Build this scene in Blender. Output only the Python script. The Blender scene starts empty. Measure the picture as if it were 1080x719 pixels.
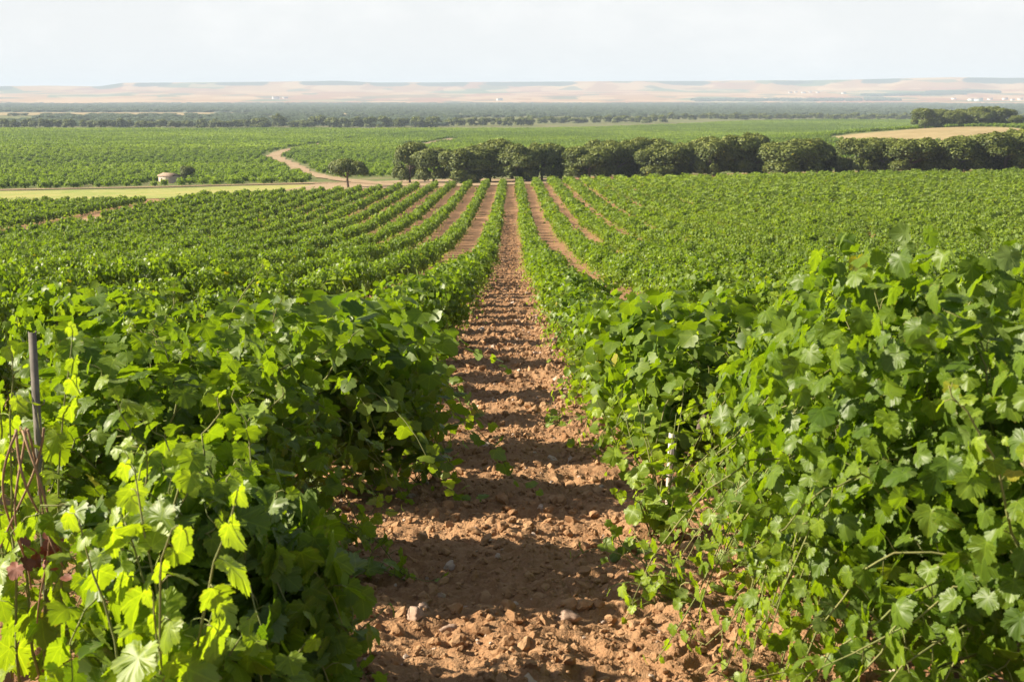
import bpy, math, random
import numpy as np
from math import radians as R

random.seed(7)
RNG = np.random.default_rng(11)
S = bpy.context.scene
COL = S.collection

# ------------------------------------------------------------------ camera
cam_d = bpy.data.cameras.new("camera")
cam = bpy.data.objects.new("camera", cam_d)
COL.objects.link(cam)
cam.location = (0, 0, 0)
cam.rotation_euler = (R(90 - 9.74), 0, 0)
cam_d.sensor_width = 36
cam_d.lens = 50
cam_d.clip_start = 0.1
cam_d.clip_end = 60000
cam_d.dof.use_dof = True
cam_d.dof.focus_distance = 11.0
cam_d.dof.aperture_fstop = 9.0
S.camera = cam

# ------------------------------------------------------------------ sky and sun
SUN_AZ = -85.0      # degrees from straight ahead, negative is to the left
SUN_EL = 29.5
W = bpy.data.worlds.new("World")
S.world = W
W.use_nodes = True
nt = W.node_tree
nt.nodes.clear()
wo = nt.nodes.new("ShaderNodeOutputWorld")
bg = nt.nodes.new("ShaderNodeBackground")
sky = nt.nodes.new("ShaderNodeTexSky")
sky.sky_type = 'NISHITA'
sky.sun_disc = False
sky.sun_elevation = R(SUN_EL)
sky.sun_rotation = R(SUN_AZ % 360)
sky.air_density = 1.0
sky.dust_density = 1.6
sky.ozone_density = 1.5
bg.inputs['Strength'].default_value = 0.04
# thin high cloud veil
tc = nt.nodes.new("ShaderNodeTexCoord")
mp = nt.nodes.new("ShaderNodeMapping")
mp.inputs['Scale'].default_value = (7, 7, 16)
nz = nt.nodes.new("ShaderNodeTexNoise")
nz.inputs['Scale'].default_value = 1.3
nz.inputs['Detail'].default_value = 6
nz.inputs['Roughness'].default_value = 0.6
cr = nt.nodes.new("ShaderNodeMapRange")
cr.inputs['From Min'].default_value = 0.46
cr.inputs['From Max'].default_value = 0.75
cr.inputs['To Min'].default_value = 0.0
cr.inputs['To Max'].default_value = 0.9
mx = nt.nodes.new("ShaderNodeMix")
mx.data_type = 'RGBA'
mx.inputs[7].default_value = (10.2, 10.1, 9.9, 1)
nt.links.new(tc.outputs['Generated'], mp.inputs['Vector'])
nt.links.new(mp.outputs['Vector'], nz.inputs['Vector'])
nt.links.new(nz.outputs['Fac'], cr.inputs['Value'])
# pale summer veil, thickest towards the horizon
sz = nt.nodes.new("ShaderNodeSeparateXYZ")
nt.links.new(tc.outputs['Generated'], sz.inputs[0])
ve = nt.nodes.new("ShaderNodeMapRange")
ve.inputs['From Min'].default_value = 0.09; ve.inputs['From Max'].default_value = 0.27
ve.inputs['To Min'].default_value = 1.0; ve.inputs['To Max'].default_value = 0.0
nt.links.new(sz.outputs['Z'], ve.inputs['Value'])
vc = nt.nodes.new("ShaderNodeMix"); vc.data_type = 'RGBA'
vc.inputs[7].default_value = (8.7, 8.8, 8.75, 1)
nt.links.new(ve.outputs['Result'], vc.inputs[0]); nt.links.new(sky.outputs['Color'], vc.inputs[6])
nt.links.new(cr.outputs['Result'], mx.inputs[0])
nt.links.new(vc.outputs[2], mx.inputs[6])
nt.links.new(mx.outputs[2], bg.inputs['Color'])
nt.links.new(bg.outputs['Background'], wo.inputs['Surface'])

sun_d = bpy.data.lights.new("sun", 'SUN')
sun_d.energy = 5.0
sun_d.angle = R(0.5)
sun_d.color = (1.0, 0.89, 0.70)
sun = bpy.data.objects.new("sun", sun_d)
COL.objects.link(sun)
SUNV = np.array([math.sin(R(SUN_AZ)) * math.cos(R(SUN_EL)), math.cos(R(SUN_AZ)) * math.cos(R(SUN_EL)), math.sin(R(SUN_EL))])
from mathutils import Vector, Euler
sun.rotation_euler = Vector(SUNV).to_track_quat('Z', 'Y').to_euler()
sun.location = (-60, 20, 60)

S.view_settings.view_transform = 'Standard'
S.view_settings.look = 'None'
S.view_settings.exposure = 1.4
S.view_settings.gamma = 1.0
S.view_settings.use_curve_mapping = False
S.render.engine = 'CYCLES'
cy = S.cycles
cy.max_bounces = 6
cy.diffuse_bounces = 2
cy.glossy_bounces = 2
cy.transmission_bounces = 4
cy.transparent_max_bounces = 4
cy.volume_bounces = 0
cy.caustics_reflective = False
cy.caustics_refractive = False

# ------------------------------------------------------------------ numeric helpers
def hash2(ix, iy, seed):
    n = (ix.astype(np.int64) * 374761393 + iy.astype(np.int64) * 668265263 + seed * 982451653) & 0x7fffffff
    n = ((n ^ (n >> 13)) * 1274126177) & 0x7fffffff
    n = n ^ (n >> 16)
    return (n & 0xffffff) / float(0xffffff)

def vnoise(x, y, seed=0):
    x = np.asarray(x, float); y = np.asarray(y, float)
    ix = np.floor(x); iy = np.floor(y)
    fx = x - ix; fy = y - iy
    fx = fx * fx * fx * (fx * (fx * 6 - 15) + 10); fy = fy * fy * fy * (fy * (fy * 6 - 15) + 10)
    a = hash2(ix, iy, seed); b = hash2(ix + 1, iy, seed); c = hash2(ix, iy + 1, seed); d = hash2(ix + 1, iy + 1, seed)
    return (a + (b - a) * fx) * (1 - fy) + (c + (d - c) * fx) * fy

def fbm(x, y, seed=0, octv=4, gain=0.5):
    s = 0; a = 1; t = 0
    for o in range(octv):
        s = s + a * vnoise(x * 2 ** o + 17.3 * o, y * 2 ** o - 9.1 * o, seed + o)
        t += a; a *= gain
    return s / t

def smooth(a, b, x):
    t = np.clip((np.asarray(x, float) - a) / (b - a), 0, 1)
    return t * t * (3 - 2 * t)

def pchip(xs, ys):
    xs = np.array(xs, float); ys = np.array(ys, float)
    h = np.diff(xs); dl = np.diff(ys) / h
    m = np.zeros_like(xs)
    for i in range(1, len(xs) - 1):
        if dl[i - 1] * dl[i] > 0:
            w1 = 2 * h[i] + h[i - 1]; w2 = h[i] + 2 * h[i - 1]
            m[i] = (w1 + w2) / (w1 / dl[i - 1] + w2 / dl[i])
    m[0] = dl[0]; m[-1] = dl[-1]
    def f(x):
        x = np.clip(np.asarray(x, float), xs[0], xs[-1])
        i = np.clip(np.searchsorted(xs, x) - 1, 0, len(xs) - 2)
        t = (x - xs[i]) / h[i]
        t2 = t * t; t3 = t2 * t
        return (2 * t3 - 3 * t2 + 1) * ys[i] + (t3 - 2 * t2 + t) * h[i] * m[i] + (-2 * t3 + 3 * t2) * ys[i + 1] + (t3 - t2) * h[i] * m[i + 1]
    return f

PROFILE = pchip([-400, -40, 0, 4.8, 7.7, 11.8, 19, 28, 45, 66, 90, 115, 140, 165, 216, 240, 300, 394, 470, 560, 720, 1200, 2500, 6000, 40000],
                [-2.2, -1.45, -1.60, -2.06, -2.46, -3.0, -3.85, -4.75, -6.35, -8.25, -10.05, -11.5, -12.6, -13.4, -14.6, -15.2, -17.2, -19.3, -20.8, -22.0, -23.4, -25.8, -27.2, -28.2, -29])

def H(x, y):
    """ground height: a hillside that falls away from the camera to a wide plain"""
    x = np.asarray(x, float); y = np.asarray(y, float)
    z = PROFILE(y)
    xs = 140 * np.tanh(x / 140.0)
    z = z + 0.027 * xs * smooth(35, 140, y) * (1 - smooth(300, 760, y))
    g = np.exp(-(((x - 215) / 95.0) ** 2 + ((y - 640) / 150.0) ** 2))     # low rise that carries the tan stubble
    z = z + 9.0 * g
    return z

def Hf(x, y): return float(H(np.array([x]), np.array([y]))[0])

def px(pxx, d):
    """lateral position of something seen at pxx (of 1080) at distance d"""
    return (pxx - 540) / 1500.0 * d * 0.99

# ------------------------------------------------------------------ mesh helpers
def mesh_np(name, V, F, attrs=None, mats=(), midx=None):
    """V (n,3), F (m,k) faces of equal size or list of such arrays"""
    Fs = F if isinstance(F, list) else [F]
    Fs = [np.asarray(f, np.int32) for f in Fs if len(f)]
    me = bpy.data.meshes.new(name)
    V = np.asarray(V, np.float32)
    me.vertices.add(len(V)); me.vertices.foreach_set("co", V.ravel())
    loops = np.concatenate([f.ravel() for f in Fs])
    tot = np.concatenate([np.full(len(f), f.shape[1], np.int32) for f in Fs])
    start = np.concatenate([[0], np.cumsum(tot)[:-1]]).astype(np.int32)
    me.loops.add(len(loops)); me.loops.foreach_set("vertex_index", loops)
    me.polygons.add(len(tot)); me.polygons.foreach_set("loop_start", start)
    if midx is not None: me.polygons.foreach_set("material_index", np.asarray(midx, np.int32))
    for m in mats: me.materials.append(m)
    for k, v in (attrs or {}).items():
        v = np.asarray(v, np.float32)
        if v.ndim == 1:
            a = me.attributes.new(k, 'FLOAT', 'POINT'); a.data.foreach_set("value", v)
        else:
            a = me.attributes.new(k, 'FLOAT_VECTOR', 'POINT'); a.data.foreach_set("vector", v.ravel())
    me.update(calc_edges=True)
    return me

def link(name, me, parent=None, loc=None, rz=None):
    o = bpy.data.objects.new(name, me)
    COL.objects.link(o)
    if parent is not None: o.parent = parent
    if loc is not None: o.location = loc
    if rz is not None: o.rotation_euler = (0, 0, rz)
    return o

def tag(o, label=None, cat=None, group=None, kind=None):
    if label: o['label'] = label
    if cat: o['category'] = cat
    if group: o['group'] = group
    if kind: o['kind'] = kind
    return o

def empty(name, loc, rz=0.0):
    o = bpy.data.objects.new(name, None)
    o.empty_display_size = 0.2
    COL.objects.link(o); o.location = loc; o.rotation_euler = (0, 0, rz)
    return o

def copy_tree(o, parent=None):
    c = o.copy(); COL.objects.link(c)
    if parent is not None: c.parent = parent
    for ch in o.children: copy_tree(ch, c)
    return c

class Parts:
    """collects vertex / face arrays for one mesh"""
    def __init__(s): s.V = []; s.F3 = []; s.F4 = []; s.n = 0; s.A = {}
    def add(s, V, F3=None, F4=None, **att):
        V = np.asarray(V, float)
        if F3 is not None and len(F3): s.F3.append(np.asarray(F3) + s.n)
        if F4 is not None and len(F4): s.F4.append(np.asarray(F4) + s.n)
        s.V.append(V); s.n += len(V)
        for k, v in att.items(): s.A.setdefault(k, []).append(v)
    def mesh(s, name, mats):
        F = []
        if s.F3: F.append(np.concatenate(s.F3))
        if s.F4: F.append(np.concatenate(s.F4))
        return mesh_np(name, np.concatenate(s.V), F, {k: np.concatenate(v) for k, v in s.A.items()}, mats)

def tube(path, rad, k=5, cap=True):
    P = np.asarray(path, float); n = len(P)
    rad = np.broadcast_to(np.asarray(rad, float), (n,))
    T = np.gradient(P, axis=0); T /= np.linalg.norm(T, axis=1)[:, None] + 1e-9
    ref = np.array([0.31, 0.87, 0.38])
    A = np.cross(T, ref); A /= np.linalg.norm(A, axis=1)[:, None] + 1e-9
    B = np.cross(T, A)
    th = np.arange(k) * 2 * np.pi / k
    V = P[:, None, :] + rad[:, None, None] * (np.cos(th)[None, :, None] * A[:, None, :] + np.sin(th)[None, :, None] * B[:, None, :])
    V = V.reshape(-1, 3)
    i = np.arange(n - 1)[:, None] * k; j = np.arange(k)[None, :]; j2 = (j + 1) % k
    F4 = np.stack([i + j, i + j2, i + k + j2, i + k + j], -1).reshape(-1, 4)
    if cap:
        V = np.concatenate([V, P[:1], P[-1:]])
        c0 = n * k; c1 = c0 + 1
        jj = np.arange(k); j2 = (jj + 1) % k
        F3 = np.concatenate([np.stack([np.full(k, c0), j2, jj], -1), np.stack([np.full(k, c1), (n - 1) * k + jj, (n - 1) * k + j2], -1)])
        return V, F3, F4
    return V, None, F4

def box(cx, cy, cz, sx, sy, sz):
    x, y, z = sx / 2, sy / 2, sz / 2
    V = np.array([[a, b, c] for a in (-x, x) for b in (-y, y) for c in (-z, z)]) + [cx, cy, cz]
    F = np.array([[0, 1, 3, 2], [4, 6, 7, 5], [0, 4, 5, 1], [2, 3, 7, 6], [0, 2, 6, 4], [1, 5, 7, 3]])
    return V, None, F

# ------------------------------------------------------------------ materials
def new_mat(name):
    m = bpy.data.materials.new(name); m.use_nodes = True
    t = m.node_tree; t.nodes.clear()
    out = t.nodes.new("ShaderNodeOutputMaterial")
    return m, t, out

def N(t, typ, **inp):
    n = t.nodes.new(typ)
    for k, v in inp.items():
        if hasattr(n, k) and k not in n.inputs: setattr(n, k, v)
        else: n.inputs[k].default_value = v
    return n

def math_node(t, op, a, b=None, c=None):
    n = t.nodes.new("ShaderNodeMath"); n.operation = op
    for i, v in enumerate((a, b, c)):
        if v is None: continue
        if hasattr(v, 'is_linked') or hasattr(v, 'links'): t.links.new(v, n.inputs[i])
        else: n.inputs[i].default_value = v
    return n.outputs[0]

def mix_col(t, fac, a, b, mode='MIX'):
    n = t.nodes.new("ShaderNodeMix"); n.data_type = 'RGBA'; n.blend_type = mode; n.clamp_factor = True
    for i, v in ((0, fac), (6, a), (7, b)):
        if hasattr(v, 'links'): t.links.new(v, n.inputs[i])
        elif i == 0: n.inputs[i].default_value = v
        else: n.inputs[i].default_value = (*v, 1)
    return n.outputs[2]

def ramp(t, fac, lo, hi):
    n = t.nodes.new("ShaderNodeMapRange"); n.clamp = True
    n.inputs['From Min'].default_value = lo; n.inputs['From Max'].default_value = hi
    t.links.new(fac, n.inputs['Value'])
    return n.outputs['Result']

def noise(t, vec, scale, detail=4, rough=0.55):
    n = t.nodes.new("ShaderNodeTexNoise")
    n.inputs['Scale'].default_value = scale; n.inputs['Detail'].default_value = detail; n.inputs['Roughness'].default_value = rough
    if vec is not None: t.links.new(vec, n.inputs['Vector'])
    return n.outputs['Fac']

def attr(t, name, vec=False):
    n = t.nodes.new("ShaderNodeAttribute"); n.attribute_name = name
    return n.outputs['Vector' if vec else 'Fac']

def leaf_material(name, dark, mid, young, under, veins=False, gloss=0.44, trans=0.44, transcol=None, world_var=0.0):
    m, t, out = new_mat(name)
    oi = t.nodes.new("ShaderNodeObjectInfo")
    rnd = attr(t, 'rnd'); yg = attr(t, 'young')
    rr = math_node(t, 'ADD', math_node(t, 'MULTIPLY', rnd, 0.6), math_node(t, 'MULTIPLY', oi.outputs['Random'], 0.4))
    c = mix_col(t, rr, dark, mid)
    c = mix_col(t, yg, c, young)  # young leaf tint; on tree crowns it paints the sunlit tops
    if world_var:
        geo = t.nodes.new("ShaderNodeNewGeometry")
        f = ramp(t, noise(t, geo.outputs['Position'], 0.006, 3), 0.38, 0.62)
        f2 = ramp(t, noise(t, geo.outputs['Position'], 0.05, 3), 0.35, 0.7)
        c = mix_col(t, math_node(t, 'MULTIPLY', f, world_var), c, young)
        c = mix_col(t, math_node(t, 'MULTIPLY', f2, world_var * 0.6), c, dark)
    # an occasional yellowing leaf
    yel = ramp(t, rnd, 0.9955, 0.998)
    c = mix_col(t, yel, c, (0.30, 0.27, 0.03))
    if veins:
        uv = attr(t, 'luv', True)
        sp = t.nodes.new("ShaderNodeSeparateXYZ"); t.links.new(uv, sp.inputs[0])
        ax = math_node(t, 'ABSOLUTE', sp.outputs['X']); y = sp.outputs['Y']
        best = None
        for a in (0.0, 48.0, 100.0):
            ca, sa = math.cos(R(a)), math.sin(R(a))
            perp = math_node(t, 'ABSOLUTE', math_node(t, 'SUBTRACT', math_node(t, 'MULTIPLY', ax, ca), math_node(t, 'MULTIPLY', y, sa)))
            al = math_node(t, 'ADD', math_node(t, 'MULTIPLY', ax, sa), math_node(t, 'MULTIPLY', y, ca))
            pen = math_node(t, 'ADD', perp, math_node(t, 'MULTIPLY', math_node(t, 'LESS_THAN', al, 0.0), 1.0))
            best = pen if best is None else math_node(t, 'MINIMUM', best, pen)
        vf = math_node(t, 'SUBTRACT', 1.0, ramp(t, best, 0.008, 0.03))
        lt = mix_col(t, 1.0, c, (1.7, 1.55, 1.5), 'MULTIPLY')
        c = mix_col(t, math_node(t, 'MULTIPLY', vf, 0.65), c, lt)
        ln = t.nodes.new("ShaderNodeVectorMath"); ln.operation = 'DISTANCE'; ln.inputs[1].default_value = (0, 0.35, 0)
        t.links.new(uv, ln.inputs[0])
        e = math_node(t, 'ADD', ln.outputs['Value'], math_node(t, 'MULTIPLY', noise(t, uv, 6.0, 3), 0.5))
        wear = math_node(t, 'MULTIPLY', ramp(t, e, 0.80, 0.92), ramp(t, math_node(t, 'FRACT', math_node(t, 'MULTIPLY', rnd, 7.31)), 0.80, 0.86))
        c = mix_col(t, math_node(t, 'MULTIPLY', wear, 0.75), c, (0.20, 0.13, 0.04))
        blot = ramp(t, noise(t, uv, 5.0, 3), 0.35, 0.7)
        c = mix_col(t, math_node(t, 'MULTIPLY', blot, 0.25), c, dark)
    geo = t.nodes.new("ShaderNodeNewGeometry")
    cu = mix_col(t, 0.55, c, under)
    cf = mix_col(t, geo.outputs['Backfacing'], c, cu)
    p = t.nodes.new("ShaderNodeBsdfPrincipled")
    p.inputs['Roughness'].default_value = gloss
    p.inputs['Specular IOR Level'].default_value = 0.32
    t.links.new(cf, p.inputs['Base Color'])
    tr = t.nodes.new("ShaderNodeBsdfTranslucent")
    tcol = mix_col(t, 1.0, c, transcol or (1.85, 1.85, 0.35), 'MULTIPLY')
    t.links.new(tcol, tr.inputs['Color'])
    ms = t.nodes.new("ShaderNodeMixShader"); ms.inputs[0].default_value = trans
    t.links.new(p.outputs[0], ms.inputs[1]); t.links.new(tr.outputs[0], ms.inputs[2])
    t.links.new(ms.outputs[0], out.inputs['Surface'])
    return m

VINE = dict(dark=(0.048, 0.098, 0.011), mid=(0.158, 0.238, 0.017), young=(0.258, 0.350, 0.027), under=(0.18, 0.24, 0.085))
M_LEAF = leaf_material("vine leaf", veins=True, **VINE)
M_LEAF_FAR = leaf_material("vine leaf distant", world_var=0.65, trans=0.40, gloss=0.6, **VINE)
M_PINE = leaf_material("pine needles", (0.026, 0.048, 0.012), (0.075, 0.108, 0.022), (0.25, 0.28, 0.045), (0.06, 0.08, 0.025), trans=0.15, gloss=0.6, transcol=(1.3, 1.3, 0.6))  # bright third colour paints sunlight onto the crown tops
M_WOODS = leaf_material("oak and pine foliage far", (0.085, 0.135, 0.095), (0.13, 0.185, 0.125), (0.17, 0.21, 0.14), (0.08, 0.12, 0.07), trans=0.3, gloss=0.7, transcol=(1.3, 1.3, 0.6))  # bluish tone of distant haze is put into this foliage colour

def bark_material(name, a, b, scale=30):
    m, t, out = new_mat(name)
    tcn = t.nodes.new("ShaderNodeTexCoord")
    mpn = t.nodes.new("ShaderNodeMapping"); mpn.inputs['Scale'].default_value = (1, 1, 0.2)
    t.links.new(tcn.outputs['Object'], mpn.inputs['Vector'])
    f = noise(t, mpn.outputs['Vector'], scale, 5, 0.65)
    c = mix_col(t, ramp(t, f, 0.3, 0.7), a, b)
    p = N(t, "ShaderNodeBsdfPrincipled"); p.inputs['Roughness'].default_value = 0.85
    t.links.new(c, p.inputs['Base Color'])
    bp = t.nodes.new("ShaderNodeBump"); bp.inputs['Strength'].default_value = 0.6; bp.inputs['Distance'].default_value = 0.01
    t.links.new(f, bp.inputs['Height']); t.links.new(bp.outputs[0], p.inputs['Normal'])
    t.links.new(p.outputs[0], out.inputs['Surface'])
    return m

M_BARK = bark_material("vine bark", (0.06, 0.042, 0.03), (0.16, 0.12, 0.085))
M_CANE = bark_material("green cane", (0.13, 0.17, 0.04), (0.22, 0.20, 0.07), 12)
M_DRYCANE = bark_material("dry cane", (0.20, 0.11, 0.06), (0.34, 0.21, 0.12), 25)
M_PBARK = bark_material("pine bark", (0.10, 0.07, 0.055), (0.21, 0.15, 0.115), 6)

def soil_material(name, a, b, pale, scale=1.0, clod=False, bump=0.03):
    m, t, out = new_mat(name)
    geo = t.nodes.new("ShaderNodeNewGeometry")
    pos = geo.outputs['Position']
    f1 = noise(t, pos, 1.1 * scale, 4); f2 = noise(t, pos, 17 * scale, 5, 0.65); f3 = noise(t, pos, 90 * scale, 3)
    c = mix_col(t, ramp(t, f1, 0.35, 0.65), a, b)
    c = mix_col(t, math_node(t, 'MULTIPLY', ramp(t, f2, 0.45, 0.72), 0.55), c, pale)
    c = mix_col(t, math_node(t, 'MULTIPLY', ramp(t, f3, 0.5, 0.75), 0.35), c, tuple(v * 0.55 for v in a))
    if clod:
        oi = t.nodes.new("ShaderNodeObjectInfo")
        c = mix_col(t, math_node(t, 'MULTIPLY', oi.outputs['Random'], 0.5), c, pale)
        c = mix_col(t, math_node(t, 'GREATER_THAN', oi.outputs['Random'], 0.975), c, (0.46, 0.36, 0.29))
    p = t.nodes.new("ShaderNodeBsdfPrincipled"); p.inputs['Roughness'].default_value = 0.95
    p.inputs['Specular IOR Level'].default_value = 0.12
    t.links.new(c, p.inputs['Base Color'])
    bp = t.nodes.new("ShaderNodeBump"); bp.inputs['Strength'].default_value = 0.9; bp.inputs['Distance'].default_value = bump
    hsum = math_node(t, 'ADD', math_node(t, 'MULTIPLY', f2, 1.0), math_node(t, 'MULTIPLY', f3, 0.35))
    t.links.new(hsum, bp.inputs['Height']); t.links.new(bp.outputs[0], p.inputs['Normal'])
    t.links.new(p.outputs[0], out.inputs['Surface'])
    return m

SOIL = ((0.245, 0.130, 0.064), (0.325, 0.186, 0.096), (0.42, 0.268, 0.152))
M_SOIL = soil_material("ploughed red soil", *SOIL)
M_CLOD = soil_material("dry clod", *SOIL, scale=2.0, clod=True, bump=0.008)

def land_material(name, cols, scales, bump=0.0, rough=0.95):
    """ground cover whose colours change over patches: cols = base, second, third"""
    m, t, out = new_mat(name)
    geo = t.nodes.new("ShaderNodeNewGeometry"); pos = geo.outputs['Position']
    c = mix_col(t, ramp(t, noise(t, pos, scales[0], 4), 0.40, 0.60), cols[0], cols[1])
    c = mix_col(t, ramp(t, noise(t, pos, scales[1], 5, 0.65), 0.45, 0.70), c, cols[2])
    p = t.nodes.new("ShaderNodeBsdfPrincipled"); p.inputs['Roughness'].default_value = rough
    p.inputs['Specular IOR Level'].default_value = 0.1
    t.links.new(c, p.inputs['Base Color']); t.links.new(p.outputs[0], out.inputs['Surface'])
    return m

M_DRYGRASS = land_material("short dry grass", ((0.31, 0.30, 0.085), (0.22, 0.27, 0.06), (0.40, 0.35, 0.14)), (0.07, 0.35))
M_STUBBLE = land_material("straw stubble", ((0.31, 0.235, 0.12), (0.37, 0.285, 0.15), (0.24, 0.20, 0.09)), (0.05, 0.25))
M_TRACK = land_material("dirt track", ((0.32, 0.215, 0.135), (0.37, 0.265, 0.17), (0.22, 0.19, 0.09)), (0.08, 0.45))
M_PLAIN = land_material("green plain", ((0.11, 0.14, 0.04), (0.13, 0.15, 0.055), (0.22, 0.17, 0.09)), (0.01, 0.1))

def simple(name, col, rough=0.7, metal=0.0, var=0.25, scale=8):
    m, t, out = new_mat(name)
    tcn = t.nodes.new("ShaderNodeTexCoord")
    f = ramp(t, noise(t, tcn.outputs['Object'], scale, 5, 0.6), 0.3, 0.75)
    c = mix_col(t, f, tuple(v * (1 - var) for v in col), tuple(min(1, v * (1 + var)) for v in col))
    p = t.nodes.new("ShaderNodeBsdfPrincipled"); p.inputs['Roughness'].default_value = rough; p.inputs['Metallic'].default_value = metal
    t.links.new(c, p.inputs['Base Color']); t.links.new(p.outputs[0], out.inputs['Surface'])
    return m

M_STEEL = simple("galvanised steel", (0.19, 0.165, 0.145), 0.75, 0.25, 0.55, 9)
M_STAKE = simple("weathered pale stake", (0.62, 0.56, 0.46), 0.8, 0, 0.15, 30)
M_DEAD = simple("dead red leaf", (0.20, 0.065, 0.035), 0.7, 0, 0.4, 14)
M_TENDRIL = simple("tendril", (0.36, 0.42, 0.10), 0.6)
M_PLASTER = simple("pale plaster", (0.42, 0.35, 0.30), 0.9, 0, 0.2, 1.5)
M_PINKWALL = simple("brick gable", (0.48, 0.33, 0.26), 0.9, 0, 0.15, 2)
M_TILE = simple("old roof tile", (0.27, 0.19, 0.135), 0.9, 0, 0.25, 3)
M_DOOR = simple("dark painted wood", (0.10, 0.07, 0.05), 0.7)
M_WHITEW = simple("white farm wall", (0.75, 0.74, 0.72), 0.9, 0, 0.08, 0.5)
M_STONE = simple("pale pink stone", (0.33, 0.225, 0.165), 0.9, 0, 0.3, 12)

# far hills: patchwork of harvested fields, scrub on the scarps, woods on the flat tops
def hill_material():
    m, t, out = new_mat("far hill fields")
    geo = t.nodes.new("ShaderNodeNewGeometry"); pos = geo.outputs['Position']
    mpn = t.nodes.new("ShaderNodeMapping"); mpn.inputs['Scale'].default_value = (1, 0.55, 1)
    t.links.new(pos, mpn.inputs['Vector'])
    vo = t.nodes.new("ShaderNodeTexVoronoi"); vo.inputs['Scale'].default_value = 0.0021
    t.links.new(mpn.outputs['Vector'], vo.inputs['Vector'])
    sp = t.nodes.new("ShaderNodeSeparateColor"); t.links.new(vo.outputs['Color'], sp.inputs[0])
    c = mix_col(t, sp.outputs[0], (0.31, 0.150, 0.055), (0.41, 0.240, 0.095))
    c = mix_col(t, ramp(t, sp.outputs[1], 0.80, 0.83), c, (0.12, 0.15, 0.06))
    c = mix_col(t, ramp(t, sp.outputs[2], 0.72, 0.78), c, (0.32, 0.15, 0.07))
    v2 = t.nodes.new("ShaderNodeTexVoronoi"); v2.inputs['Scale'].default_value = 0.0062
    t.links.new(mpn.outputs['Vector'], v2.inputs['Vector'])
    s2 = t.nodes.new("ShaderNodeSeparateColor"); t.links.new(v2.outputs['Color'], s2.inputs[0])
    c = mix_col(t, math_node(t, 'MULTIPLY', ramp(t, s2.outputs[0], 0.55, 0.6), 0.5), c, (0.55, 0.38, 0.20))
    c = mix_col(t, math_node(t, 'MULTIPLY', ramp(t, s2.outputs[1], 0.86, 0.88), 0.8), c, (0.09, 0.12, 0.06))
    f = noise(t, pos, 0.0028, 8, 0.7)
    wood = attr(t, 'wood')
    w = ramp(t, math_node(t, 'ADD', f, math_node(t, 'MULTIPLY', math_node(t, 'SUBTRACT', wood, 0.5), 0.9)), 0.50, 0.56)
    c = mix_col(t, w, c, (0.05, 0.07, 0.05))
    p = t.nodes.new("ShaderNodeBsdfPrincipled"); p.inputs['Roughness'].default_value = 1.0; p.inputs['Specular IOR Level'].default_value = 0.0
    t.links.new(c, p.inputs['Base Color']); t.links.new(p.outputs[0], out.inputs['Surface'])
    return m
M_HILL = hill_material()

# ------------------------------------------------------------------ ground sheets
def grid_mesh(name, X, Y, Z, mat, attrs=None):
    n, k = X.shape
    V = np.stack([X, Y, Z], -1).reshape(-1, 3)
    i = np.arange(n - 1)[:, None] * k; j = np.arange(k - 1)[None, :]
    F = np.stack([i + j, i + j + 1, i + k + j + 1, i + k + j], -1).reshape(-1, 4)
    return mesh_np(name, V, F, attrs, [mat])

# land: polar sheet round the camera, one sheet to the hills
rad = np.concatenate([[0.0, 0.6], np.geomspace(1.4, 6200, 300)])
ang = np.concatenate([np.linspace(-180, -45, 40)[:-1], np.linspace(-45, 45, 260), np.linspace(45, 180, 40)[1:]])
RR, AA = np.meshgrid(rad, np.radians(ang), indexing='ij')
GX = RR * np.sin(AA); GY = RR * np.cos(AA)
GZ = H(GX, GY) - 0.05 * smooth(170, 60, RR) * (np.abs(GX + 0.1) < 1.75)
# material zones of the land sheet: soil on the hillside, green plain beyond
land_me = grid_mesh("ground", GX, GY, GZ, M_SOIL)
land_me.materials.append(M_PLAIN)
fc = (RR[:-1, :-1] > 305).ravel().astype(np.int32)
land_me.polygons.foreach_set("material_index", fc)
tag(link("ground", land_me), kind="structure")

# the path between the two near rows: cloddy soil in real relief
PX0 = -0.12
ys = [3.0]
while ys[-1] < 165: ys.append(ys[-1] + max(0.016, 0.0042 * ys[-1]))
ys = np.array(ys); xs = np.linspace(-1.72, 1.72, 190)
XX, YY = np.meshgrid(xs, ys, indexing='xy')
def soil_relief(x, y):
    a = fbm(x * 2.2, y * 2.2, 3, 2) - 0.5
    b = np.abs(fbm(x * 7.5, y * 7.5, 9, 3) - 0.5) * 2
    c = fbm(x * 21, y * 21, 15, 3) - 0.5
    fur = np.sin(x * 2 * np.pi / 0.62 + 1.5 * (vnoise(x * 0.4, y * 0.4, 31) - .5)) * 0.012
    return 0.10 * a * (1 - 0.6 * smooth(20, 70, y)) + 0.075 * (0.5 - b) * (1 - smooth(12, 34, y)) + 0.05 * c * (1 - smooth(7, 18, y)) + fur
edge = smooth(1.72, 1.35, np.abs(XX))
ZZ = H(XX + PX0, YY) + (0.035 + soil_relief(XX, YY)) * edge - 0.06 * (1 - edge)
tag(link("dirt_path", grid_mesh("dirt_path", XX + PX0, YY, ZZ, M_SOIL)), kind="structure")

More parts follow.
